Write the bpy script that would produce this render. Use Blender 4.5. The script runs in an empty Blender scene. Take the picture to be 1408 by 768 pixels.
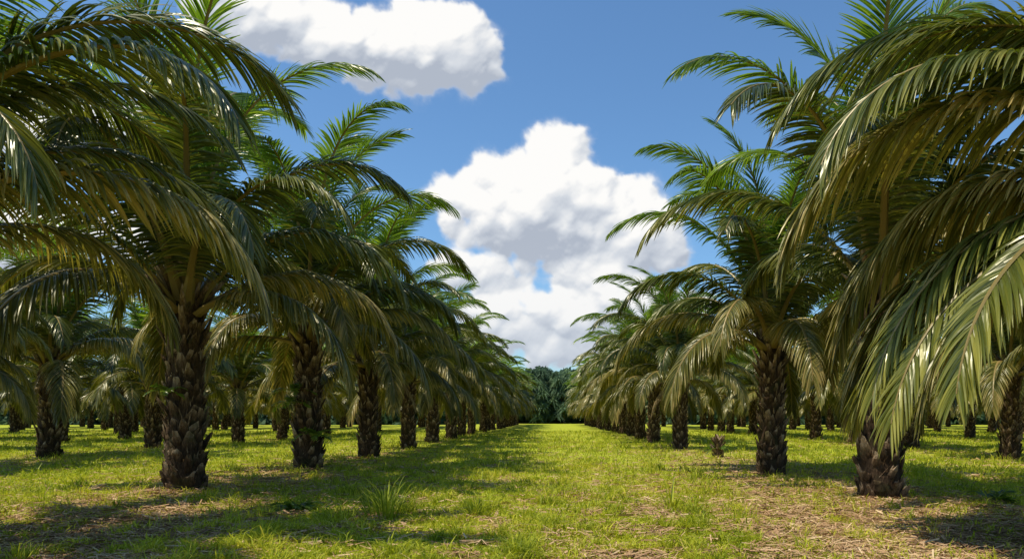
import bpy, math, random
import numpy as np
from mathutils import Vector, Matrix
R = math.radians
sc = bpy.context.scene
C = sc.collection
random.seed(4)
sc.view_settings.view_transform = 'Standard'
sc.view_settings.look = 'None'
sc.view_settings.exposure = 0

# ---------------------------------------------------------------- helpers
def mk_mesh(name, V, Q, mats, mi=None, smooth=False, attr=None):
    V = np.asarray(V, dtype=np.float32); Q = np.asarray(Q, dtype=np.int32)
    me = bpy.data.meshes.new(name)
    me.vertices.add(len(V)); me.vertices.foreach_set('co', V.ravel())
    me.loops.add(Q.size); me.loops.foreach_set('vertex_index', Q.ravel())
    me.polygons.add(len(Q)); me.polygons.foreach_set('loop_start', np.arange(len(Q), dtype=np.int32) * 4)
    for m in mats: me.materials.append(m)
    if mi is not None: me.polygons.foreach_set('material_index', np.asarray(mi, dtype=np.int32))
    me.polygons.foreach_set('use_smooth', np.full(len(Q), smooth, dtype=bool))
    me.update(calc_edges=True)
    if attr is not None:
        a = me.attributes.new('rnd', 'FLOAT', 'POINT'); a.data.foreach_set('value', np.asarray(attr, dtype=np.float32))
    return me
def ob(name, me, parent=None, loc=(0, 0, 0), rz=0, s=1):
    o = bpy.data.objects.new(name, me); C.objects.link(o)
    o.location = loc; o.rotation_euler = (0, 0, rz); o.scale = (s, s, s)
    if parent: o.parent = parent
    return o
def tag(o, label=None, cat=None, group=None, kind=None):
    if label: o['label'] = label
    if cat: o['category'] = cat
    if group: o['group'] = group
    if kind: o['kind'] = kind
    return o
class Acc:
    def __init__(s): s.V = []; s.Q = []; s.M = []; s.A = []; s.n = 0
    def add(s, V, Q, m=0, a=0.5):
        V = np.asarray(V, float); Q = np.asarray(Q, int)
        s.V.append(V); s.Q.append(Q + s.n); s.n += len(V)
        s.M.append(np.full(len(Q), m) if np.isscalar(m) else np.asarray(m))
        s.A.append(np.full(len(V), a) if np.isscalar(a) else np.asarray(a))
    def get(s): return np.vstack(s.V), np.vstack(s.Q), np.concatenate(s.M), np.concatenate(s.A)
    def mesh(s, name, mats, smooth=False):
        V, Q, M, A = s.get(); return mk_mesh(name, V, Q, mats, M, smooth, A)
def nrm(a): return a / np.maximum(np.linalg.norm(a, axis=-1, keepdims=True), 1e-9)
def H(x, y):
    x = np.asarray(x, float); y = np.asarray(y, float)
    f = np.clip(1.2 - np.abs(y) / 150, 0, 1)
    return f * (0.05 * np.sin(x * .35 + 1) * np.sin(y * .22) + 0.03 * np.sin(x * .9 + y * .6) + 0.015 * np.sin(x * 2.3 - y * 1.7))
_r = np.random.default_rng(11)
_K = [(_r.normal(size=2), _r.uniform(0, 6.28)) for _ in range(14)]
def pn(x, y, s):
    v = 0
    for k, (d, p) in enumerate(_K): v = v + np.sin((x * d[0] + y * d[1]) * s * (1 + .22 * k) + p) / (1 + .12 * k)
    return v / 4.2

# ---------------------------------------------------------------- materials
def new_mat(name):
    m = bpy.data.materials.new(name); m.use_nodes = True
    nt = m.node_tree; nt.nodes.clear()
    return m, nt
def nd(nt, t, **kw):
    n = nt.nodes.new(t)
    for k, v in kw.items(): setattr(n, k, v)
    return n
def ramp(nt, fac, stops):
    r = nd(nt, 'ShaderNodeValToRGB'); e = r.color_ramp.elements
    e[0].position = stops[0][0]; e[0].color = (*stops[0][1], 1)
    e[1].position = stops[-1][0]; e[1].color = (*stops[-1][1], 1)
    for p, c in stops[1:-1]:
        q = e.new(p); q.color = (*c, 1)
    nt.links.new(fac, r.inputs[0]); return r.outputs[0]
def math_(nt, op, a, b=None, clamp=False):
    n = nd(nt, 'ShaderNodeMath', operation=op, use_clamp=clamp)
    for i, v in enumerate((a, b)):
        if v is None: continue
        if isinstance(v, (int, float)): n.inputs[i].default_value = v
        else: nt.links.new(v, n.inputs[i])
    return n.outputs[0]
def noise(nt, scale, detail=4, vec=None, rough=.5):
    n = nd(nt, 'ShaderNodeTexNoise'); n.inputs['Scale'].default_value = scale; n.inputs['Detail'].default_value = detail
    n.inputs['Roughness'].default_value = rough
    if vec is not None: nt.links.new(vec, n.inputs['Vector'])
    return n
def leafy(name, stops, trans_mul=(2.2, 2.2, .8), tfac=.3, rough=.36, spec=.5, nscale=.9, use_attr=True):
    m, nt = new_mat(name); L = nt.links
    oi = nd(nt, 'ShaderNodeObjectInfo'); tc = nd(nt, 'ShaderNodeTexCoord')
    n = noise(nt, nscale, 1, tc.outputs['Object'])
    f = math_(nt, 'MULTIPLY', n.outputs['Fac'], .7)
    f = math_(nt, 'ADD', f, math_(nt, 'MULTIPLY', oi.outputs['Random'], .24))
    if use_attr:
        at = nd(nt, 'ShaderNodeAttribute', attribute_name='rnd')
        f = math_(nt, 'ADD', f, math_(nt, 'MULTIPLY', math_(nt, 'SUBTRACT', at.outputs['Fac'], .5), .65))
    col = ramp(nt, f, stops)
    p = nd(nt, 'ShaderNodeBsdfPrincipled'); L.new(col, p.inputs['Base Color'])
    p.inputs['Roughness'].default_value = rough; p.inputs['Specular IOR Level'].default_value = spec
    p.inputs['Specular Tint'].default_value = (1, .95, .74, 1)
    o = nd(nt, 'ShaderNodeOutputMaterial')
    if tfac > .05:
        t = nd(nt, 'ShaderNodeBsdfTranslucent')
        mx = nd(nt, 'ShaderNodeMix', data_type='RGBA', blend_type='MULTIPLY'); mx.inputs[0].default_value = 1
        L.new(col, mx.inputs[6]); mx.inputs[7].default_value = (*trans_mul, 1)
        L.new(mx.outputs[2], t.inputs['Color'])
        s = nd(nt, 'ShaderNodeMixShader'); s.inputs[0].default_value = tfac
        L.new(p.outputs[0], s.inputs[1]); L.new(t.outputs[0], s.inputs[2]); L.new(s.outputs[0], o.inputs[0])
    else: L.new(p.outputs[0], o.inputs[0])
    return m
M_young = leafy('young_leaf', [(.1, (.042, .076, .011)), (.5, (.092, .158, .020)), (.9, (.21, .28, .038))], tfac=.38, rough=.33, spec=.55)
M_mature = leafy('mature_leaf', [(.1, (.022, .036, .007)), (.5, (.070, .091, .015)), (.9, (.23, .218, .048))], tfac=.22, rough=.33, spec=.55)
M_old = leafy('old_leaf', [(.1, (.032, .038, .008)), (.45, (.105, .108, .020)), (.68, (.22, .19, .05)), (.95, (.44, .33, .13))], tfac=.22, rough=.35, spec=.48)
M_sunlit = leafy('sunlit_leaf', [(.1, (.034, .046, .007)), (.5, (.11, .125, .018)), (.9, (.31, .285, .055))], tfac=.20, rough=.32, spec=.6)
M_dry = leafy('dry_leaf', [(.1, (.10, .065, .03)), (.5, (.26, .18, .08)), (.9, (.42, .32, .17))], trans_mul=(1.2, 1, .8), tfac=.15, rough=.6)
M_rachis = leafy('rachis', [(.1, (.12, .095, .025)), (.5, (.24, .17, .055)), (.9, (.36, .24, .095))], tfac=0.0, rough=.4, use_attr=False)
M_grass = leafy('grass_blade', [(.08, (.12, .17, .012)), (.42, (.38, .42, .024)), (.70, (.60, .56, .048)), (.98, (.74, .57, .20))], trans_mul=(1.3, 1.3, .8), tfac=.38, rough=.5, spec=.3, nscale=.35)
M_litter = leafy('straw', [(.05, (.13, .065, .03)), (.5, (.42, .25, .125)), (.95, (.68, .50, .29))], trans_mul=(1, 1, 1), tfac=.0, rough=.7, spec=.2, nscale=.4)
M_hazy_forest = leafy('hazy_forest_leaf', [(.1, (.055, .095, .060)), (.5, (.12, .19, .10)), (.95, (.22, .30, .14))], tfac=.35, rough=.7, spec=.2, nscale=.12, trans_mul=(1.4, 1.4, 1.2))  # distance haze painted into the leaf colour, lighter and bluer

def bark():
    m, nt = new_mat('palm_bark'); L = nt.links
    tc = nd(nt, 'ShaderNodeTexCoord'); at = nd(nt, 'ShaderNodeAttribute', attribute_name='rnd')
    mp = nd(nt, 'ShaderNodeMapping'); mp.inputs['Scale'].default_value = (1, 1, .22); L.new(tc.outputs['Object'], mp.inputs[0])
    n = noise(nt, 30, 6, mp.outputs[0], .7); n2 = noise(nt, 3.2, 3, tc.outputs['Object'])
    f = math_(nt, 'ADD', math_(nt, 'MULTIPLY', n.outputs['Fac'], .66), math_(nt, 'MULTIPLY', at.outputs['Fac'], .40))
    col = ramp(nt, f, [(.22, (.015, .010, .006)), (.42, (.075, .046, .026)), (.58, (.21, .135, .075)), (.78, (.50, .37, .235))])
    g = math_(nt, 'MULTIPLY', math_(nt, 'SUBTRACT', n2.outputs['Fac'], .55), 7, True)
    mx = nd(nt, 'ShaderNodeMix', data_type='RGBA'); L.new(math_(nt, 'MULTIPLY', g, .55), mx.inputs[0]); L.new(col, mx.inputs[6]); mx.inputs[7].default_value = (.04, .048, .016, 1)
    p = nd(nt, 'ShaderNodeBsdfPrincipled'); L.new(mx.outputs[2], p.inputs['Base Color']); p.inputs['Roughness'].default_value = .85
    p.inputs['Specular IOR Level'].default_value = .12
    b = nd(nt, 'ShaderNodeBump'); b.inputs['Strength'].default_value = 1; b.inputs['Distance'].default_value = .045
    L.new(n.outputs['Fac'], b.inputs['Height']); L.new(b.outputs[0], p.inputs['Normal'])
    o = nd(nt, 'ShaderNodeOutputMaterial'); L.new(p.outputs[0], o.inputs[0]); return m
M_bark = bark()

def ground_mat():
    m, nt = new_mat('plantation_ground'); L = nt.links
    g = nd(nt, 'ShaderNodeNewGeometry'); pos = g.outputs['Position']
    big = noise(nt, .35, 3, pos, .6); mid = noise(nt, 2.4, 5, pos, .7); fine = noise(nt, 14, 6, pos, .7)
    at = nd(nt, 'ShaderNodeAttribute', attribute_name='rnd')
    grass = ramp(nt, fine.outputs['Fac'], [(.28, (.08, .12, .014)), (.46, (.31, .37, .024)), (.6, (.51, .50, .045)), (.8, (.64, .54, .14))])
    straw = ramp(nt, fine.outputs['Fac'], [(.28, (.085, .042, .020)), (.45, (.27, .155, .078)), (.6, (.45, .29, .15)), (.8, (.66, .49, .28))])
    f = math_(nt, 'ADD', math_(nt, 'MULTIPLY', big.outputs['Fac'], .35), math_(nt, 'MULTIPLY', mid.outputs['Fac'], .65))
    f = math_(nt, 'ADD', math_(nt, 'MULTIPLY', math_(nt, 'SUBTRACT', f, .5), 1.6), at.outputs['Fac'])
    f = math_(nt, 'MULTIPLY', math_(nt, 'SUBTRACT', f, .355), 6, True)
    mx = nd(nt, 'ShaderNodeMix', data_type='RGBA'); L.new(f, mx.inputs[0]); L.new(grass, mx.inputs[6]); L.new(straw, mx.inputs[7])
    p = nd(nt, 'ShaderNodeBsdfPrincipled'); L.new(mx.outputs[2], p.inputs['Base Color']); p.inputs['Roughness'].default_value = .9
    p.inputs['Specular IOR Level'].default_value = .1
    b = nd(nt, 'ShaderNodeBump'); b.inputs['Strength'].default_value = .9; b.inputs['Distance'].default_value = .06
    L.new(fine.outputs['Fac'], b.inputs['Height']); L.new(b.outputs[0], p.inputs['Normal'])
    o = nd(nt, 'ShaderNodeOutputMaterial'); L.new(p.outputs[0], o.inputs[0]); return m
M_ground = ground_mat()

# ---------------------------------------------------------------- ground
ROWS_L = [-7.4, -19.3, -30.5, -41.5, -52.5, -64, -75]; ROWS_R = [6.25, 17.7, 29, 40, 51, 62, 73]
def strawness(x, y):
    d = np.full(np.shape(x), 99.)
    for X in ROWS_L + ROWS_R: d = np.minimum(d, np.abs(x - X))
    near = np.exp(-(d / 2.6) ** 2)
    yy = np.clip(1.0 - (y - 8) / 34, 0, 1)
    patch = np.exp(-((x - 3.0) / 3.0) ** 2) * yy
    return 0.285 + .055 * near + .05 * patch + .12 * yy * near + .06 * yy
xs = np.concatenate([-np.geomspace(62, 1500, 14)[::-1], np.arange(-60, 60.01, .5), np.geomspace(62, 1500, 14)])
ys = np.concatenate([-np.geomspace(5, 600, 8)[::-1], np.arange(-3, 90.01, .5), np.geomspace(92, 2500, 16)])
XX, YY = np.meshgrid(xs, ys); V = np.stack([XX, YY, H(XX, YY)], -1).reshape(-1, 3)
nx, ny = len(xs), len(ys); I = np.arange(nx * ny).reshape(ny, nx)
Q = np.stack([I[:-1, :-1], I[:-1, 1:], I[1:, 1:], I[1:, :-1]], -1).reshape(-1, 4)
g = ob('ground', mk_mesh('ground', V, Q, [M_ground], None, True, strawness(XX, YY).ravel()))
tag(g, 'grassy plantation floor with brown straw patches between the palm rows', 'ground', kind='structure')

def blades(rng, x, y, h, w, lean, mat, name, rnd):
    n = len(x); z = H(x, y)
    a = rng.uniform(0, 6.283, n); b = rng.uniform(0, 6.283, n)
    wd = np.stack([np.cos(a), np.sin(a), np.zeros(n)], -1) * w[:, None] / 2
    ld = np.stack([np.cos(b), np.sin(b), np.zeros(n)], -1)
    P0 = np.stack([x, y, z - .01], -1)
    up = np.array([0, 0, 1.])
    P1 = P0 + up * (h * .55)[:, None] + ld * (h * lean * .3)[:, None]
    P2 = P0 + up * (h * (1 - .35 * lean))[:, None] + ld * (h * lean)[:, None]
    V = np.stack([P0 - wd, P0 + wd, P1 - wd * .8, P1 + wd * .8, P2 - wd * .12, P2 + wd * .12], 1).reshape(-1, 3)
    b0 = np.arange(n)[:, None] * 6
    Q = np.concatenate([b0 + np.array([0, 1, 3, 2]), b0 + np.array([2, 3, 5, 4])], 1).reshape(-1, 4)
    return ob(name, mk_mesh(name, V, Q, [mat], None, False, np.repeat(rnd, 6)))
rng = np.random.default_rng(3)
def patchy(X, Y): return strawness(X, Y) + .08 * pn(X, Y, .7) + .16 * pn(X + 40, Y, 2.4) + .16 * pn(X - 70, Y + 9, 6.5)
N = 450000
u = rng.uniform(0, 1, N); Y0, Y1 = 6.5, 80.
Y = (Y0 ** -.45 + u * (Y1 ** -.45 - Y0 ** -.45)) ** (-1 / .45)
X = rng.uniform(-1, 1, N) * (Y * .84 + 2.0)
sn = patchy(X, Y)
keep = rng.uniform(0, 1, N) > np.clip((sn - .33) * 5, 0, .94)
X, Y, sn = X[keep], Y[keep], sn[keep]; n = len(X)
cl = np.clip(.2 + 1.1 * pn(X, Y + 9, 2.6) + 1.4 * pn(X + 5, Y, 7.), 0, 2.8)
hh = (.03 + .06 * rng.uniform(0, 1, n) ** 2 + .15 * cl * rng.uniform(.4, 1, n)) * (1 + .012 * Y)
ww = rng.uniform(.006, .015, n) * (1 + Y * .05)
go = blades(rng, X, Y, hh, ww, rng.uniform(.3, 1.4, n), M_grass, 'grass', np.clip(rng.normal(.48, .22, n) + (sn - .36) * 1.1 - .12 * (cl - .5), 0, 1.15))
tag(go, 'short yellow green grass covering the ground between the palm rows', 'grass', kind='stuff')
N = 130000
u = rng.uniform(0, 1, N); Y = (Y0 ** -.5 + u * (60 ** -.5 - Y0 ** -.5)) ** (-1 / .5)
X = rng.uniform(-1, 1, N) * (Y * .84 + 2)
sn = patchy(X, Y)
keep = rng.uniform(0, 1, N) < np.clip((sn - .27) * 4.5, .08, 1)
X, Y = X[keep], Y[keep]; n = len(X)
a = rng.uniform(0, 3.14159, n); l = rng.uniform(.05, .28, n); w = rng.uniform(.005, .013, n) * (1 + .05 * Y)
d = np.stack([np.cos(a), np.sin(a), rng.normal(0, .16, n)], -1) * l[:, None] / 2
s = np.stack([-np.sin(a), np.cos(a), rng.normal(0, .4, n)], -1) * w[:, None] / 2
P = np.stack([X, Y, H(X, Y) + rng.uniform(.015, .08, n)], -1)
V = np.stack([P - d - s, P - d + s, P + d + s, P + d - s], 1).reshape(-1, 3)
lo = ob('leaf_litter', mk_mesh('leaf_litter', V, np.arange(4 * n).reshape(-1, 4), [M_litter], None, False, np.repeat(rng.uniform(0, 1, n), 4)))
tag(lo, 'dry brown straw and leaf litter strewn over the ground', 'leaf litter', kind='stuff')

# ---------------------------------------------------------------- fronds
def tube(P, rad, sides=6, flat=.6):
    P = np.asarray(P); T = nrm(np.gradient(P, axis=0)); up = np.array([0, 0, 1.])
    S = nrm(np.cross(T, up) + 1e-4); Nn = np.cross(S, T)
    a = np.arange(sides) * 2 * math.pi / sides
    V = (P[:, None] + S[:, None] * (np.cos(a)[None, :, None] * rad[:, None, None]) + Nn[:, None] * (np.sin(a)[None, :, None] * rad[:, None, None] * flat)).reshape(-1, 3)
    Q = []
    for i in range(len(P) - 1):
        for j in range(sides):
            k = (j + 1) % sides; Q.append((i * sides + j, i * sides + k, (i + 1) * sides + k, (i + 1) * sides + j))
    return V, np.array(Q)
def frond(e0, D, L, nl, segs, fold, seed, llen=1.0, g0=.2, wid=.05, stiff=0, pw0=1.15, rad=1.0):
    r = np.random.default_rng(seed)
    n = 30; t = np.linspace(0, 1, n); pw = pw0 * r.uniform(.92, 1.12)
    th = np.radians(e0 - D * t ** pw); yaw = r.normal(0, .22) * t ** 2
    T = np.stack([np.cos(th) * np.cos(yaw), np.cos(th) * np.sin(yaw), np.sin(th)], -1)
    P = np.vstack([[0, 0, 0], np.cumsum((T[1:] + T[:-1]) / 2 * L / (n - 1), 0)])
    roll = r.normal(0, .35) * t + r.normal(0, .12)
    S0 = np.stack([-np.sin(yaw), np.cos(yaw), 0 * yaw], -1); N0 = np.cross(T, S0)
    S = S0 * np.cos(roll)[:, None] + N0 * np.sin(roll)[:, None]; Nn = np.cross(T, S)
    acc = Acc(); ra = Acc()
    tv, tq = tube(P, rad * (.075 * (1 - t) ** 1.1 + .010 + .05 * np.clip(1 - t * 7, 0, 1)))
    ra.add(tv, tq, 1)
    for side in (-1, 1):
        k = np.arange(nl); tt = .13 + .87 * (k + r.uniform(.3, .7, nl)) / nl; q = (tt - .13) / .87
        ip = lambda A: np.stack([np.interp(tt, t, A[:, j]) for j in range(3)], -1)
        p, Tt, Ss, Ns = ip(P), nrm(ip(T)), nrm(ip(S)), nrm(ip(Nn))
        phi = np.radians(67 - 40 * q ** 1.3 - stiff * 8 + r.normal(0, 2.5, nl))
        lift = np.radians(r.choice([20, 10, 0], nl) + r.normal(0, 2.5, nl))
        d = Tt * np.cos(phi)[:, None] + (Ss * side * np.cos(lift)[:, None] + Ns * np.sin(lift)[:, None]) * np.sin(phi)[:, None]
        ll = llen * np.interp(q, [0, .08, .3, .6, .85, 1], [.35, .78, 1, .97, .80, .5]) * r.uniform(.93, 1.05, nl)
        gg = g0 * r.uniform(.8, 1.2, nl) * (1 - .2 * q)
        w0 = wid * r.uniform(.8, 1.15, nl) * np.interp(q, [0, .3, 1], [.8, 1, .65])
        prof = np.interp(np.linspace(0, 1, segs + 1), [0, .2, .5, .8, 1], [.5, 1, .92, .55, .06])
        c = p.copy(); tw = r.normal(0, .25, nl)
        cols = []
        for i in range(segs + 1):
            wv = Tt - (Tt * d).sum(-1, keepdims=True) * d; wv = nrm(wv); nv = np.cross(d, wv)
            wv2 = wv * np.cos(tw)[:, None] + nv * np.sin(tw)[:, None]; nv2 = np.cross(d, wv2)
            hw = wv2 * (w0 * prof[i] / 2)[:, None]
            if fold: cols += [c - hw, c + nv2 * (w0 * prof[i] * .3)[:, None], c + hw]
            else: cols += [c - hw, c + hw]
            d = nrm(d + np.array([0, 0, -1.]) * gg[:, None]); c = c + d * (ll / segs)[:, None]
        m = 3 if fold else 2
        V = np.stack(cols, 1).reshape(-1, 3); b = np.arange(nl)[:, None] * (m * (segs + 1)); qs = []
        for i in range(segs):
            for j in range(m - 1):
                o_ = i * m + j; qs.append(b + np.array([o_, o_ + 1, o_ + m + 1, o_ + m]))
        rr = np.clip(r.normal(.5, .24, nl), 0, 1)
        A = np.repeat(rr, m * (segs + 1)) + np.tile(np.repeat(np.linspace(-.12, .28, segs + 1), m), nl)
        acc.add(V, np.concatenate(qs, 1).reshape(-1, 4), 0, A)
    return acc, ra
def join2(ab):
    acc, ra = ab; V, Q, M, A = ra.get(); acc.add(V, Q, M, A); return acc
#          e0  D   L   g0   mat     power
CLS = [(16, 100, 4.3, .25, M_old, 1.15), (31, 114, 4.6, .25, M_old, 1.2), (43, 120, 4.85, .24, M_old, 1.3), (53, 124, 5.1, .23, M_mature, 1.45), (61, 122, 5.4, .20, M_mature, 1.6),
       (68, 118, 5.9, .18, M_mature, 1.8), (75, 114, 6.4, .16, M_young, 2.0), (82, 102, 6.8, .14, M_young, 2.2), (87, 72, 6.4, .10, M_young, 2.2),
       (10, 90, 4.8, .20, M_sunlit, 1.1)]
NC = 9
HI = []; LO = []
for ci, (e0, D, L, g0, m, pw0) in enumerate(CLS):
    row = []
    for k in range(3):
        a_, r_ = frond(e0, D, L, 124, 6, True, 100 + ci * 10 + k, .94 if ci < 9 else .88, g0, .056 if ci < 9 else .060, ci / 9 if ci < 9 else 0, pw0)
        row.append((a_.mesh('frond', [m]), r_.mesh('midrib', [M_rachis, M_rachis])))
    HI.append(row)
    LO.append([join2(frond(e0, D, L, 66, 4, False, 500 + ci * 10 + k, .95, g0, .088, ci / 9, pw0)).get() for k in range(2)])
a_, r_ = frond(-12, 70, 3.6, 60, 5, True, 77, .7, .5, .035); DRYF = (a_.mesh('dry_frond', [M_dry]), r_.mesh('midrib', [M_rachis, M_rachis]))

# ---------------------------------------------------------------- trunks
def boot_geo(r, z, az, rc, ln, el, w, th, side_tilt=.12, jt=.26):
    c, s = math.cos(az), math.sin(az); out = np.array([c, s, 0]); side = np.array([-s, c, 0]); up = np.array([0, 0, 1.])
    d = nrm(out * math.cos(el) + up * math.sin(el) + side * r.normal(0, side_tilt)); nn = nrm(np.cross(side, d) * -1)
    V = []
    jit = r.uniform(1 - jt, 1 + jt, (4, 6))
    for i, (f, wf, tf) in enumerate([(-.25, .8, 1.3), (.25, 1.0, 1.1), (.7, .72, .85), (1, .48, .5)]):
        cc = out * (rc - .05) + up * z + d * (f * ln)
        for j in range(6):
            a = j * math.pi / 3
            V.append(cc + side * math.cos(a) * w / 2 * wf * jit[i, j] + nn * math.sin(a) * th / 2 * tf * jit[i, j] + (d * r.uniform(-.09, .08) if i == 3 else 0))
    Q = [(i * 6 + j, i * 6 + (j + 1) % 6, (i + 1) * 6 + (j + 1) % 6, (i + 1) * 6 + j) for i in range(3) for j in range(6)]
    Q += [(18, 19, 20, 21), (18, 21, 22, 23)]
    return np.array(V), Q
def trunk(seed, Ht=3.75):
    r = np.random.default_rng(seed); acc = Acc()
    zs = np.linspace(-.15, Ht + .35, 14); a = np.arange(12) * math.pi / 6
    rad = np.interp(zs, [-.15, .3, 1, Ht * .8, Ht, Ht + .35], [.40, .36, .32, .31, .28, .12])
    V = np.stack([np.cos(a)[None] * rad[:, None], np.sin(a)[None] * rad[:, None], np.repeat(zs[:, None], 12, 1)], -1).reshape(-1, 3)
    Q = [(i * 12 + j, i * 12 + (j + 1) % 12, (i + 1) * 12 + (j + 1) % 12, (i + 1) * 12 + j) for i in range(13) for j in range(12)]
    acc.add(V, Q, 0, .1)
    nb = int(43 * Ht)
    for i in range(nb):
        f = i / nb; z = f * Ht - .03 + r.normal(0, .055); az = i * 2.39996 + r.normal(0, .14)
        rc = np.interp(f, [0, .12, .4, 1], [.38, .36, .33, .29]) * r.uniform(.93, 1.07)
        top = max(0, (f - .66) / .34)
        ln = r.uniform(.16, .35) + top * r.uniform(.1, .75); el = math.radians(r.uniform(57, 78) - 12 * top)
        if r.uniform() < .14: ln *= .4
        V, Q = boot_geo(r, z, az, rc, ln, el, r.uniform(.13, .25) * (1 - .3 * top), r.uniform(.06, .12))
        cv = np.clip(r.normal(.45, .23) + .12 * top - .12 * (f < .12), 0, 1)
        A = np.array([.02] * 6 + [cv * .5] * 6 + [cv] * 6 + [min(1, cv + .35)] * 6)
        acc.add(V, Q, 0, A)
    for i in range(220):      # frayed fibres and split slivers in the crevices
        z = r.uniform(0, Ht); az = r.uniform(0, 6.28); rc = .36 * r.uniform(.95, 1.08)
        V, Q = boot_geo(r, z, az, rc, r.uniform(.08, .24), math.radians(r.uniform(40, 88)), r.uniform(.012, .05), r.uniform(.01, .03), .4, .3)
        acc.add(V, Q, 0, float(r.uniform(.1, 1)))
    return acc.mesh('trunk', [M_bark])
TR = [trunk(s) for s in (1, 2, 3, 4, 5, 6)]

# ---------------------------------------------------------------- crowns
def crown_spec(seed, n=31, lo=0):
    r = random.Random(seed); out = []
    a0 = r.uniform(0, 6.28)
    for i in range(n):
        f = i / (n - 1)
        c = (f ** .85) * (NC - 1) * .999 + r.uniform(-.5, .5); c = int(min(max(round(c), lo), NC - 1))
        az = a0 + i * 2.39996 + r.uniform(-.22, .22)
        out.append((az, c, r.randrange(3), 3.4 + .6 * f, .27 * (1 - f) + .03, r.uniform(.87, 1.08)))
    return out
def far_crown(seed):
    acc = Acc()
    mats = [M_old, M_mature, M_young, M_rachis]
    for az, c, k, z, rr, s in crown_spec(seed, 33, 0):
        c = min(c, 7)
        V, Q, M, A = LO[c][k % 2]; ca, sa = math.cos(az), math.sin(az)
        W = V * s; W = np.stack([W[:, 0] * ca - W[:, 1] * sa + ca * rr, W[:, 0] * sa + W[:, 1] * ca + sa * rr, W[:, 2] + z], -1)
        base = mats.index(CLS[c][4]); acc.add(W, Q, np.where(M == 0, base, 3), A)
    return acc.mesh('crown', mats)
FARC = [far_crown(s) for s in (21, 22, 23, 24, 25, 26, 27)]

def palm_near(x, y, seed, s=1, extra=None, lo=0, n=31, skip=None, dry=1):
    root = ob('oil_palm', None, None, (x, y, float(H(x, y)) - .03), 0, s)
    rr = random.Random(seed)
    ob('trunk', TR[seed % 6], root, (0, 0, 0), rr.uniform(0, 6.28))
    spec = crown_spec(seed, n, lo)
    if skip: spec = [q for q in spec if not skip(math.degrees(q[0]) % 360, q[1])]
    if extra: spec += extra
    for az, c, k, z, r_, sc_ in spec:
        fo = ob('frond', HI[c][k][0], root, (math.cos(az) * r_, math.sin(az) * r_, z), az, sc_)
        ob('midrib', HI[c][k][1], fo)
    for k in range(dry):
        az = rr.uniform(0, 6.28)
        d = ob('frond', DRYF[0], root, (math.cos(az) * .3, math.sin(az) * .3, 3.3), az, rr.uniform(.5, .7)); d['label'] = 'withered brown frond hanging under the crown'
        ob('midrib', DRYF[1], d)
    return root
def palm_far(x, y, seed, s=1):
    root = ob('oil_palm', None, None, (x, y, float(H(x, y)) - .03), 0, s); rr = random.Random(seed)
    ob('trunk', TR[seed % 6], root, (0, 0, 0), rr.uniform(0, 6.28))
    ob('crown', FARC[rr.randrange(7)], root, (0, 0, 0), rr.uniform(0, 6.28))
    return root
ORD = ['first', 'second', 'third', 'fourth', 'fifth', 'sixth', 'seventh', 'eighth', 'ninth', 'tenth', 'eleventh', 'twelfth']
def row_name(side, k): return '%s row %s of the lane' % (ORD[k], side)
L1 = [(-8.3, 8.6), (-7.87, 15.5), (-7.4, 21.9), (-7.3, 28.6), (-7.3, 36.4), (-7.4, 44.2), (-7.3, 51.6)]
R1 = [(7.9, 8.2), (6.35, 14.2), (6.15, 20.6), None, (6.15, 35.5), (6.05, 44.2), (6.1, 51.6)]
LAB = {('left', 0): 'palm beyond the left edge, its big dark fronds hanging across the upper left corner',
       ('left', 1): 'thick shaggy palm on the left with the largest full trunk in view',
       ('left', 2): 'palm with small green ferns on its trunk, right behind the thickest left palm',
       ('right', 0): 'palm beyond the right edge, its broad glossy fronds drooping across the right side',
       ('right', 1): 'palm at right whose short dark trunk foot shows under the drooping foreground fronds',
       ('right', 2): 'right hand palm with a clear brown trunk, just before the low stump'}
SC = {('left', 0): 1.0, ('left', 1): 1.1, ('left', 2): 1.1, ('left', 3): 1.06, ('right', 0): 1.05, ('right', 1): 1.08, ('right', 2): 1.04}
NF = {('left', 0): 18, ('right', 0): 22, ('left', 1): 28, ('right', 1): 28}
SK = {('right', 1): lambda z, c: c <= 2 and 95 < z < 265, ('left', 0): lambda z, c: c <= 1 and (z < 100 or z > 300), ('left', 1): lambda z, c: c <= 0 and 200 < z < 340,
      ('right', 2): lambda z, c: c <= 0 and 200 < z < 330, ('right', 0): lambda z, c: c <= 1 and 90 < z < 140}
a = math.radians
EX = {('right', 0): [(a(172), 9, 0, 3.75, .25, .97), (a(158), 9, 1, 3.75, .25, 1.0), (a(186), 9, 2, 3.9, .25, .92), (a(165), 9, 2, 4.1, .2, 1.0), (a(160), 0, 1, 3.8, .2, 1.15), (a(148), 1, 0, 3.9, .2, 1.1),
                     (a(172), 3, 1, 4.0, .1, 1.1), (a(152), 4, 1, 4.0, .1, 1.15), (a(165), 2, 2, 4.1, .1, 1.2)],
      ('left', 0): [(a(18), 2, 1, 3.8, .25, 1.1), (a(40), 3, 0, 3.9, .2, 1.05), (a(5), 4, 2, 4.0, .1, 1.1), (a(28), 5, 2, 4.1, .1, 1.1)]}
PALMS = {}
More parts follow.
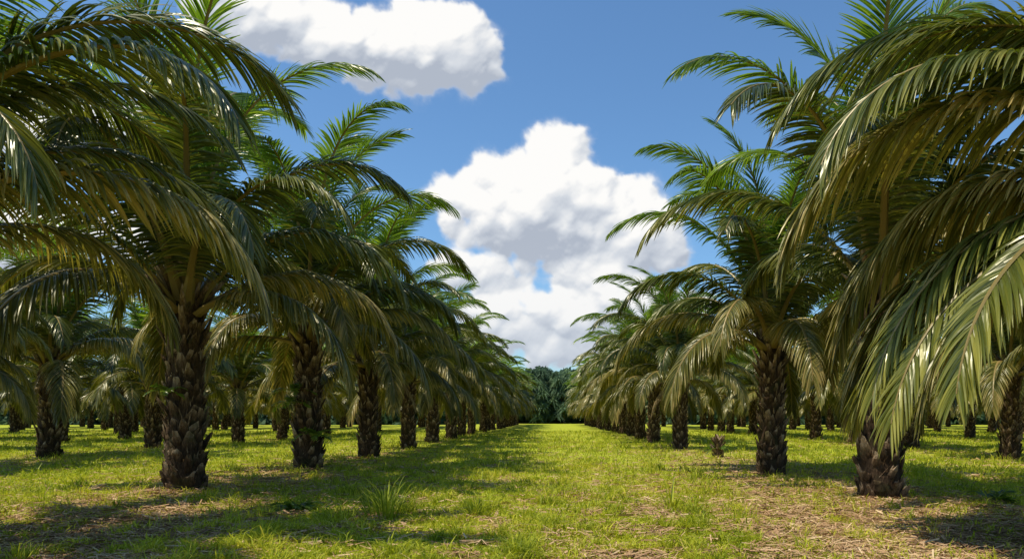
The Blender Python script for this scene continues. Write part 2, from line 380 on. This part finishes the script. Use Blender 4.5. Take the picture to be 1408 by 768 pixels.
for side, lst in (('left', L1), ('right', R1)):
    cnt = 0
    for i, p in enumerate(lst):
        if p is None: continue
        if i > 0: cnt += 1
        o = palm_near(p[0], p[1], 31 + i * 2 + (50 if side == 'right' else 0), SC.get((side, i), random.Random(i).uniform(.94, 1.08)), EX.get((side, i)), 0, NF.get((side, i), 31), SK.get((side, i)), 1 if i > 2 else 0)
        PALMS[(side, i)] = o
        lab = LAB.get((side, i)) or 'oil palm, %s trunk from the camera in the %s' % (ORD[cnt - 1], row_name(side, 0))
        tag(o, lab, 'palm tree', 'oil palms in the ' + row_name(side, 0))
    y = 51.6
    while y < 138:
        y += 7.3; cnt += 1
        x = (-7.35 if side == 'left' else 6.1) + random.uniform(-.2, .2)
        o = palm_far(x, y + random.uniform(-.4, .4), int(y * 10), random.uniform(.92, 1.05))
        lab = ('oil palm, %s trunk from the camera in the %s' % (ORD[cnt - 1], row_name(side, 0))) if cnt <= 10 else 'small distant oil palm near the far end of the ' + row_name(side, 0)
        tag(o, lab, 'palm tree', 'oil palms in the ' + row_name(side, 0))
FIX = {('left', 1): [(-19.3, 15), (-19.6, 21.8), (-19.85, 28.6), (-20.2, 36.6), (-18.5, 42.6), (-18.7, 50)],
       ('right', 1): [(17.5, 14.5), (17.4, 21), (17.3, 27.6), (17.4, 35.5), (18.0, 43.5), (18.5, 51.4)]}
for side, rows in (('left', ROWS_L), ('right', ROWS_R)):
    for k, X0 in enumerate(rows):
        if k == 0: continue
        y = 28.6 - 7 * 2 + (3.2 if k % 2 == 0 else 0); cnt = 0; out = 0
        pts = list(FIX.get((side, k), []))
        if pts: y = 57
        while y < 122:
            pts.append((X0 + random.uniform(-.9, .9), y + random.uniform(-1.2, 1.2))); y += 6.6
        for x, yy in pts:
            if x / yy < -.762 - 5.5 / yy or x / yy > .646 + 5.5 / yy: continue
            inn = -.765 < x / yy < .65
            if inn: cnt += 1
            else: out += 1
            sca = random.uniform(.9, 1.06)
            near = k == 1 and yy < 32
            o = palm_near(x, yy, int(yy * 3 + k * 100), sca) if near else palm_far(x, yy, int(yy * 7 + k * 31), sca)
            if not inn: lab = 'palm cut off by the %s edge, %s nearest of those in the %s %s row' % (side, ORD[out - 1], ORD[k], side)
            elif cnt <= 8: lab = 'oil palm, %s in view along the %s' % (ORD[cnt - 1], row_name(side, k))
            else: lab = 'small distant oil palm deep in the ' + row_name(side, k)
            tag(o, lab, 'palm tree', 'oil palms in the ' + row_name(side, k))

def fern_mesh(seed, n=9, ln=.7, name='fern'):
    acc = Acc(); r = np.random.default_rng(seed)
    for i in range(n):
        V, Q, M, A = join2(frond(r.uniform(15, 65), 70, ln * r.uniform(.7, 1.2), 14, 3, False, seed + i, .2, .1, .05, rad=.12)).get()
        a = r.uniform(0, 6.28); ca, sa = math.cos(a), math.sin(a)
        acc.add(np.stack([V[:, 0] * ca - V[:, 1] * sa, V[:, 0] * sa + V[:, 1] * ca, V[:, 2]], -1), Q, 0, A)
    return acc.mesh(name, [M_young])
FERN = fern_mesh(900)
for dx, dy, z in ((-.42, -.2, 1.75), (-.35, -.25, 2.1), (.3, -.35, .9)):
    ob('fern', FERN, PALMS[('left', 2)], (dx, dy, z), z, .9)
ob('fern', FERN, PALMS[('left', 1)], (-.1, -.45, 1.9), 1, .6)

# stump --------------------------------------------------------------------
acc = Acc(); r = np.random.default_rng(8)
for i in range(34):
    f = i / 34; V, Q = boot_geo(r, f * .75, i * 2.4, .2 - .06 * f, r.uniform(.15, .4), math.radians(r.uniform(40, 75)), .15, .07); acc.add(V, Q, 0, float(np.clip(r.normal(.5, .2), 0, 1)))
st = ob('palm_stump', None, None, (6.45, 28.6, float(H(6.45, 28.6)))); tag(st, 'low ragged brown palm stump standing between two right hand palms', 'stump')
ob('stub', acc.mesh('stub', [M_bark]), st); ob('shoots', fern_mesh(950, 6, .5, 'shoots'), st, (0, 0, .35))

# tufts --------------------------------------------------------------------
def tuft(name, seed, n, h, spread, mat, curl=1.0, w=.012):
    r = np.random.default_rng(seed); acc = Acc()
    for i in range(n):
        a = r.uniform(0, 6.28); hh = h * r.uniform(.4, 1.1); out = np.array([math.cos(a), math.sin(a), 0]); sd = np.array([-out[1], out[0], 0])
        el = r.uniform(45, 85); L = hh * 1.3; p = out * r.uniform(0, spread * .5); V = []
        p = p + sd * r.uniform(-.05, .05)
        for k in range(7):
            f = k / 6; V += [p - sd * w / 2 * (1 - f ** 2 + .05), p + sd * w / 2 * (1 - f ** 2 + .05)]
            e = math.radians(el - curl * 95 * f * f); p = p + (out * math.cos(e) + np.array([0, 0, math.sin(e)])) * L / 6
        acc.add(V, [(2 * k, 2 * k + 1, 2 * k + 3, 2 * k + 2) for k in range(6)], 0, float(np.clip(r.normal(.42, .22), 0, 1)))
    return acc.mesh(name, [mat])
def put(px, py, name, me, lab, cat):
    Y = 1600 / (py - 572); X = (px - 762) / 1000 * Y
    return tag(ob(name, me, None, (X, Y, float(H(X, Y)))), lab, cat)
put(530, 708, 'grass_tuft', tuft('grass_tuft', 1, 170, .62, 1.0, M_grass, w=.017), 'large arching tuft of long green grass left of the lane centre', 'grass tuft')
put(470, 716, 'grass_tuft', tuft('grass_tuft', 2, 60, .40, .7, M_grass), 'smaller grass tuft just left of the large arching tuft', 'grass tuft')
put(924, 706, 'grass_tuft', tuft('grass_tuft', 3, 16, .6, .2, M_grass, .5, .024), 'narrow upright sprout of broad blades right of the lane centre', 'grass tuft')
put(655, 706, 'grass_tuft', tuft('grass_tuft', 4, 80, .38, .8, M_grass), 'low grass tuft in the middle foreground of the lane', 'grass tuft')
put(610, 645, 'grass_tuft', tuft('grass_tuft', 5, 60, .4, .8, M_grass), 'distant grass tuft in the shade beside the left row', 'grass tuft')
put(60, 690, 'grass_tuft', tuft('grass_tuft', 6, 20, .5, .3, M_grass, .6), 'thin upright weed clump near the left edge', 'grass tuft')
put(1367, 692, 'leafy_weed', fern_mesh(970, 9, .4, 'leafy_weed'), 'small leafy green weed near the right edge', 'weed')
put(402, 700, 'leafy_weed', fern_mesh(980, 12, .45, 'leafy_weed'), 'leafy green weed in front of the fern bearing palm', 'weed')
put(1278, 745, 'dry_weed', tuft('dry_weed', 9, 22, .5, .3, M_litter, .25, .008), 'dead brown twiggy weed on the right foreground straw', 'weed')

# ---------------------------------------------------------------- end forest
def forest_crown(seed, h, w):
    r = np.random.default_rng(seed); acc = Acc()
    for j in range(46):      # plume-like sprays, each a curved fan of narrow leaves
        a0 = r.uniform(0, 6.28); zc = h * (.08 + .84 * r.uniform() ** .9); rr = w * (1.1 - .6 * zc / h) * r.uniform(.35, 1)
        c0 = np.array([math.cos(a0) * rr, math.sin(a0) * rr, zc]); m = 150
        b = r.uniform(0, 6.28, m); e = np.radians(r.uniform(-20, 88, m)); L = r.uniform(.9, 2.6, m)
        d = np.stack([np.cos(b) * np.cos(e), np.sin(b) * np.cos(e), np.sin(e)], -1)
        sdv = nrm(np.cross(d, r.normal(size=(m, 3)))) * .13
        p0 = c0 + d * .3; p1 = c0 + d * L[:, None] * .6 + [0, 0, .1]; p2 = c0 + d * L[:, None] - np.stack([0 * L, 0 * L, .4 * L], -1)
        V = np.stack([p0 - sdv * .4, p0 + sdv * .4, p1 - sdv, p1 + sdv, p2 - sdv * .2, p2 + sdv * .2], 1).reshape(-1, 3)
        b0 = np.arange(m)[:, None] * 6
        acc.add(V, np.concatenate([b0 + np.array([0, 1, 3, 2]), b0 + np.array([2, 3, 5, 4])], 1).reshape(-1, 4), 0, float(r.uniform(.1, .9)))
    return acc.mesh('crown', [M_hazy_forest])
def forest_trunk(h):
    P = np.array([[0, 0, -.2], [.1, 0, h * .3], [0, .2, h * .7]]); a = Acc(); v, q = tube(P, np.array([.35, .25, .1]), 6, 1); a.add(v, q)
    for k in range(5):
        an = k * 1.3; e = np.array([math.cos(an) * 2.5, math.sin(an) * 2.5, h * (.55 + .06 * k)])
        v, q = tube(np.array([[.05, 0, h * (.3 + .06 * k)], e * .5 + np.array([0, 0, h * .2]), e]), np.array([.14, .09, .03]), 6, 1); a.add(v, q)
    return a.mesh('trunk', [M_bark])
FC = [forest_crown(s, 13, 4.4) for s in (1, 2, 3)]; FT = forest_trunk(13)
spots = [(-12, 163, .9), (-8.2, 166, .98), (-4.6, 160, .92), (-1.6, 167, 1.02), (2.2, 161, .9), (5.6, 166, .95), (9.5, 162, 1.0), (13.5, 165, .92)]
fl = ['leftmost', 'second from left', 'third from left', 'fourth from left', 'fifth from left', 'sixth from left', 'seventh from left', 'rightmost']
for i, (x, y, s) in enumerate(spots):
    o = ob('forest_tree', None, None, (x, y, 0), 0, s); ob('trunk', FT, o, rz=i); ob('crown', FC[i % 3], o, rz=i * 1.7)
    tag(o, 'dark forest tree closing the far end of the lane, %s of eight' % fl[i], 'tree', 'forest trees at the far end of the lane')
n = 110000; r = np.random.default_rng(5)
x = r.uniform(-200, 200, n); hm = 11 + 2.4 * np.sin(x * .13) * np.sin(x * .041 + 1) + 1.8 * np.sin(x * .7) * np.sin(x * .31)
z = hm * r.uniform(0, 1, n); y = 172 + r.normal(0, 2.5, n) + 2 * np.sin(x * .5 + z)
y = y - 30 * np.clip((np.abs(x) - 12) / 12, 0, 1)
c = np.stack([x, y, z], -1); a = nrm(r.normal(size=(n, 3))) * .6; b = nrm(np.cross(a, r.normal(size=(n, 3)))) * .42
fo = ob('distant_forest', mk_mesh('distant_forest', np.stack([c - a, c - b, c + a, c + b], 1).reshape(-1, 3), np.arange(4 * n).reshape(-1, 4), [M_hazy_forest], None, False, np.repeat(r.uniform(0, 1, n) * np.where(np.abs(x) > 20, .1, 1), 4)))
tag(fo, 'dark wall of distant forest behind the plantation', 'forest', kind='stuff')

# ---------------------------------------------------------------- camera
cam = bpy.data.cameras.new('camera'); co = bpy.data.objects.new('camera', cam); C.objects.link(co)
co.location = (0, 0, 1.6); co.rotation_euler = (R(90), 0, 0)
cam.sensor_width = 36; cam.lens = 36 * 1000 / 1408; cam.shift_x = -58 / 1408; cam.shift_y = 188 / 1408
cam.clip_end = 9000; sc.camera = co

# ---------------------------------------------------------------- clouds on the sky sheet
CL = [(768, 222, 52, 50), (715, 240, 72, 50), (640, 270, 62, 34), (745, 280, 120, 66), (690, 300, 96, 46), (862, 290, 68, 44), (905, 310, 46, 38), (815, 310, 105, 52), (880, 335, 74, 46), (770, 332, 115, 30),
      (672, 378, 68, 30), (632, 360, 44, 24), (722, 436, 80, 38), (800, 435, 66, 40), (832, 378, 76, 42), (780, 355, 60, 24), (858, 410, 66, 46), (750, 478, 100, 28), (900, 430, 80, 50), (664, 428, 48, 24), (820, 485, 90, 30), (645, 485, 60, 24), (704, 404, 44, 18),
      (575, 64, 106, 54), (640, 86, 50, 44), (500, 54, 100, 52), (590, 26, 80, 34), (550, 108, 76, 30), (365, 22, 84, 48), (300, -10, 90, 50), (400, 60, 40, 24),
      (110, 180, 130, 60), (40, 330, 130, 60), (230, 330, 90, 50), (1010, 480, 90, 40), (1260, 430, 120, 50), (-120, 90, 130, 60), (1560, 160, 120, 60)]
cr = np.random.default_rng(42); TAB = cr.uniform(0, 1, (256, 256))
def vn(x, y):
    xi = np.floor(x).astype(int); yi = np.floor(y).astype(int); fx = x - xi; fy = y - yi; fx = fx * fx * (3 - 2 * fx); fy = fy * fy * (3 - 2 * fy)
    a = TAB[yi & 255, xi & 255]; b = TAB[yi & 255, (xi + 1) & 255]; c = TAB[(yi + 1) & 255, xi & 255]; d = TAB[(yi + 1) & 255, (xi + 1) & 255]
    return (a * (1 - fx) + b * fx) * (1 - fy) + (c * (1 - fx) + d * fx) * fy
def fbm(x, y, o=6, rg=.52):
    s = 0; t = 0; am = 1
    for k in range(o): s = s + am * vn(x * 2 ** k + 17.3 * k, y * 2 ** k + 9.1 * k); t += am; am *= rg
    return s / t
ST = 1.8; px = np.arange(-260, 1700, ST); py = np.arange(-90, 575, ST); GX, GY = np.meshgrid(px, py)
hN = np.full(GX.shape, -1e3); cov = np.zeros(GX.shape)
def splat(x, y, z, rr):
    i0 = max(int((y - rr - py[0]) / ST), 0); i1 = min(int((y + rr - py[0]) / ST) + 2, len(py)); j0 = max(int((x - rr - px[0]) / ST), 0); j1 = min(int((x + rr - px[0]) / ST) + 2, len(px))
    if i1 <= i0 or j1 <= j0: return
    dx = GX[i0:i1, j0:j1] - x; dy = GY[i0:i1, j0:j1] - y; q = (dx * dx + dy * dy) / rr ** 2; m = q < 1
    hh = np.where(m, z + rr * np.sqrt(np.maximum(1 - q, 0)), -1e3)
    hN[i0:i1, j0:j1] = np.maximum(hN[i0:i1, j0:j1], hh)
    cov[i0:i1, j0:j1] = np.maximum(cov[i0:i1, j0:j1], np.clip(1 - np.sqrt(q), 0, 1) * min(1, rr / 20))
def spawn(x, y, z, rr, lev):
    splat(x, y, z, rr)
    if lev == 0: return
    for _ in range(7 if lev == 2 else 6):
        v = cr.normal(size=3); v[1] -= .5; v[2] = abs(v[2]); v /= np.linalg.norm(v)
        r2 = rr * cr.uniform(.3, .52); spawn(x + v[0] * rr * .85, y + v[1] * rr * .85, z + v[2] * rr * .8, r2, lev - 1)
for (cx_, cy_, rx, ry) in CL:
    m = min(rx, ry)
    for _ in range(int(10 + 7 * rx / ry)):
        a_ = cr.uniform(0, 6.283); q = math.sqrt(cr.uniform(0, 1)); r0 = m * cr.uniform(.38, .66) * (1.1 - .3 * q)
        spawn(cx_ + math.cos(a_) * q * (rx - r0 * .6), cy_ + math.sin(a_) * q * (ry - r0 * .6), m * .5 * math.sqrt(max(0, 1 - q * q)), r0, 2)
def blur(A, s):
    fy = np.fft.fftfreq(A.shape[0])[:, None]; fx = np.fft.rfftfreq(A.shape[1])[None]
    return np.fft.irfft2(np.fft.rfft2(A) * np.exp(-2 * (math.pi * s) ** 2 * (fx ** 2 + fy ** 2)), s=A.shape)
hb = np.where(hN < -100, 0, hN)
wx = (fbm(GX / 34, GY / 34, 6, .6) - .5) * 22; wy = (fbm(GX / 34 + 50, GY / 34 + 80, 6, .6) - .5) * 22
jj = np.clip((GX + wx - px[0]) / ST, 0, len(px) - 1.01); ii = np.clip((GY + wy - py[0]) / ST, 0, len(py) - 1.01)
def samp(A):
    j = jj.astype(int); i = ii.astype(int); fj = jj - j; fi = ii - i
    return (A[i, j] * (1 - fj) + A[i, j + 1] * fj) * (1 - fi) + (A[i + 1, j] * (1 - fj) + A[i + 1, j + 1] * fj) * fi
cov = samp(.75 * blur(cov, 1.5) + .25 * blur(cov, 8)); hw_ = samp(blur(hb, 1.2))
def light(A, gain, Ld=(-.30, .80, .52)):
    gy, gx = np.gradient(A, ST); nxx = -gx * gain; nyy = gy * gain; nz = np.ones_like(A); l = np.sqrt(nxx ** 2 + nyy ** 2 + 1)
    return (nxx * Ld[0] + nyy * Ld[1] + nz * Ld[2]) / l
fine = light(hw_ + 6 * fbm(GX / 16, GY / 16, 5, .6), .7); mid = light(blur(hw_, 3.5), 1.6); big = light(blur(hw_, 16), 3.0)
ao = np.clip((hw_ - blur(hw_, 9)) / 16, -1, 1)
lum = .28 * fine + .46 * mid + .38 * big + .20 * ao + .17
lum = np.clip(lum + .12 * (fbm(GX / 70, GY / 50, 5) - .5), 0, 1)
alpha = np.clip((cov + .26 * (fbm(GX / 24, GY / 24, 6, .64) - .54) - .01) / .27, 0, 1) * np.clip(cov / .04, 0, 1); alpha = alpha * alpha * (3 - 2 * alpha)
alpha *= np.clip((572 - GY) / 30, 0, 1) * np.clip((GX + 258) / 60, 0, 1) * np.clip((1690 - GX) / 60, 0, 1) * np.clip((GY + 86) / 30, 0, 1)
haze = np.clip((GY - 330) / 240, 0, 1)[..., None] * .4
k0 = np.array([.44, .49, .58]); k1 = np.array([.66, .70, .76]); k2 = np.array([.99, .98, .96])
l3 = lum[..., None]; col = np.where(l3 < .42, k0 + (k1 - k0) * (l3 / .42), k1 + (k2 - k1) * np.clip((l3 - .42) / .44, 0, 1))
thin = np.clip(1 - alpha, 0, 1)[..., None] * .6; col = col * (1 - thin) + np.array([.86, .89, .94]) * thin
col = col * (1 - haze) + np.array([.62, .69, .78]) * haze
rgba = np.concatenate([col, alpha[..., None]], -1)
uu = (GX - 762) / 1000; vv = (572 - GY) / 1000; dd = np.stack([uu, np.ones_like(uu), vv], -1); dd = nrm(dd) * 5000 + np.array([0, 0, 1.6])
I = np.arange(GX.size).reshape(GX.shape); Q = np.stack([I[:-1, :-1], I[:-1, 1:], I[1:, 1:], I[1:, :-1]], -1).reshape(-1, 4)
am = alpha.ravel(); Q = Q[(am[Q].max(1) > .004)]
used = np.unique(Q); rm = np.full(GX.size, -1); rm[used] = np.arange(len(used)); Q = rm[Q]
m, nt = new_mat('cloud'); L = nt.links
at = nd(nt, 'ShaderNodeAttribute', attribute_name='tint'); em = nd(nt, 'ShaderNodeEmission'); L.new(at.outputs['Color'], em.inputs[0])
tr = nd(nt, 'ShaderNodeBsdfTransparent'); ms = nd(nt, 'ShaderNodeMixShader'); L.new(at.outputs['Alpha'], ms.inputs[0]); L.new(tr.outputs[0], ms.inputs[1]); L.new(em.outputs[0], ms.inputs[2])
mo = nd(nt, 'ShaderNodeOutputMaterial'); L.new(ms.outputs[0], mo.inputs[0])
m.cycles.emission_sampling = 'NONE'
me = mk_mesh('sky', dd.reshape(-1, 3)[used], Q, [m], None, True)
ca = me.color_attributes.new('tint', 'FLOAT_COLOR', 'POINT'); ca.data.foreach_set('color', rgba.reshape(-1, 4)[used].astype(np.float32).ravel())
tag(ob('sky', me), 'white cumulus clouds in the blue sky', 'sky', kind='structure')

# ---------------------------------------------------------------- sun and sky
el, az = R(64), R(-112)
sd = Vector((math.sin(az) * math.cos(el), math.cos(az) * math.cos(el), math.sin(el)))
sl = bpy.data.lights.new('sun', 'SUN'); sl.energy = 5; sl.angle = R(.5); sl.color = (1, .93, .78)
so = bpy.data.objects.new('sun', sl); C.objects.link(so); so.rotation_euler = sd.to_track_quat('Z', 'Y').to_euler()
wd = bpy.data.worlds.new('World'); sc.world = wd; wd.use_nodes = True
nt = wd.node_tree; nt.nodes.clear(); L = nt.links
sky = nd(nt, 'ShaderNodeTexSky', sky_type='NISHITA'); sky.sun_disc = False; sky.sun_elevation = el; sky.sun_rotation = az
sky.air_density = 1.0; sky.dust_density = .8; sky.ozone_density = 1.6
sk = nd(nt, 'ShaderNodeVectorMath', operation='MULTIPLY'); L.new(sky.outputs[0], sk.inputs[0]); sk.inputs[1].default_value = (.74, 1.02, 1.2)
bg = nd(nt, 'ShaderNodeBackground'); bg.inputs[1].default_value = .135; L.new(sk.outputs[0], bg.inputs[0])
wo = nd(nt, 'ShaderNodeOutputWorld'); L.new(bg.outputs[0], wo.inputs[0])
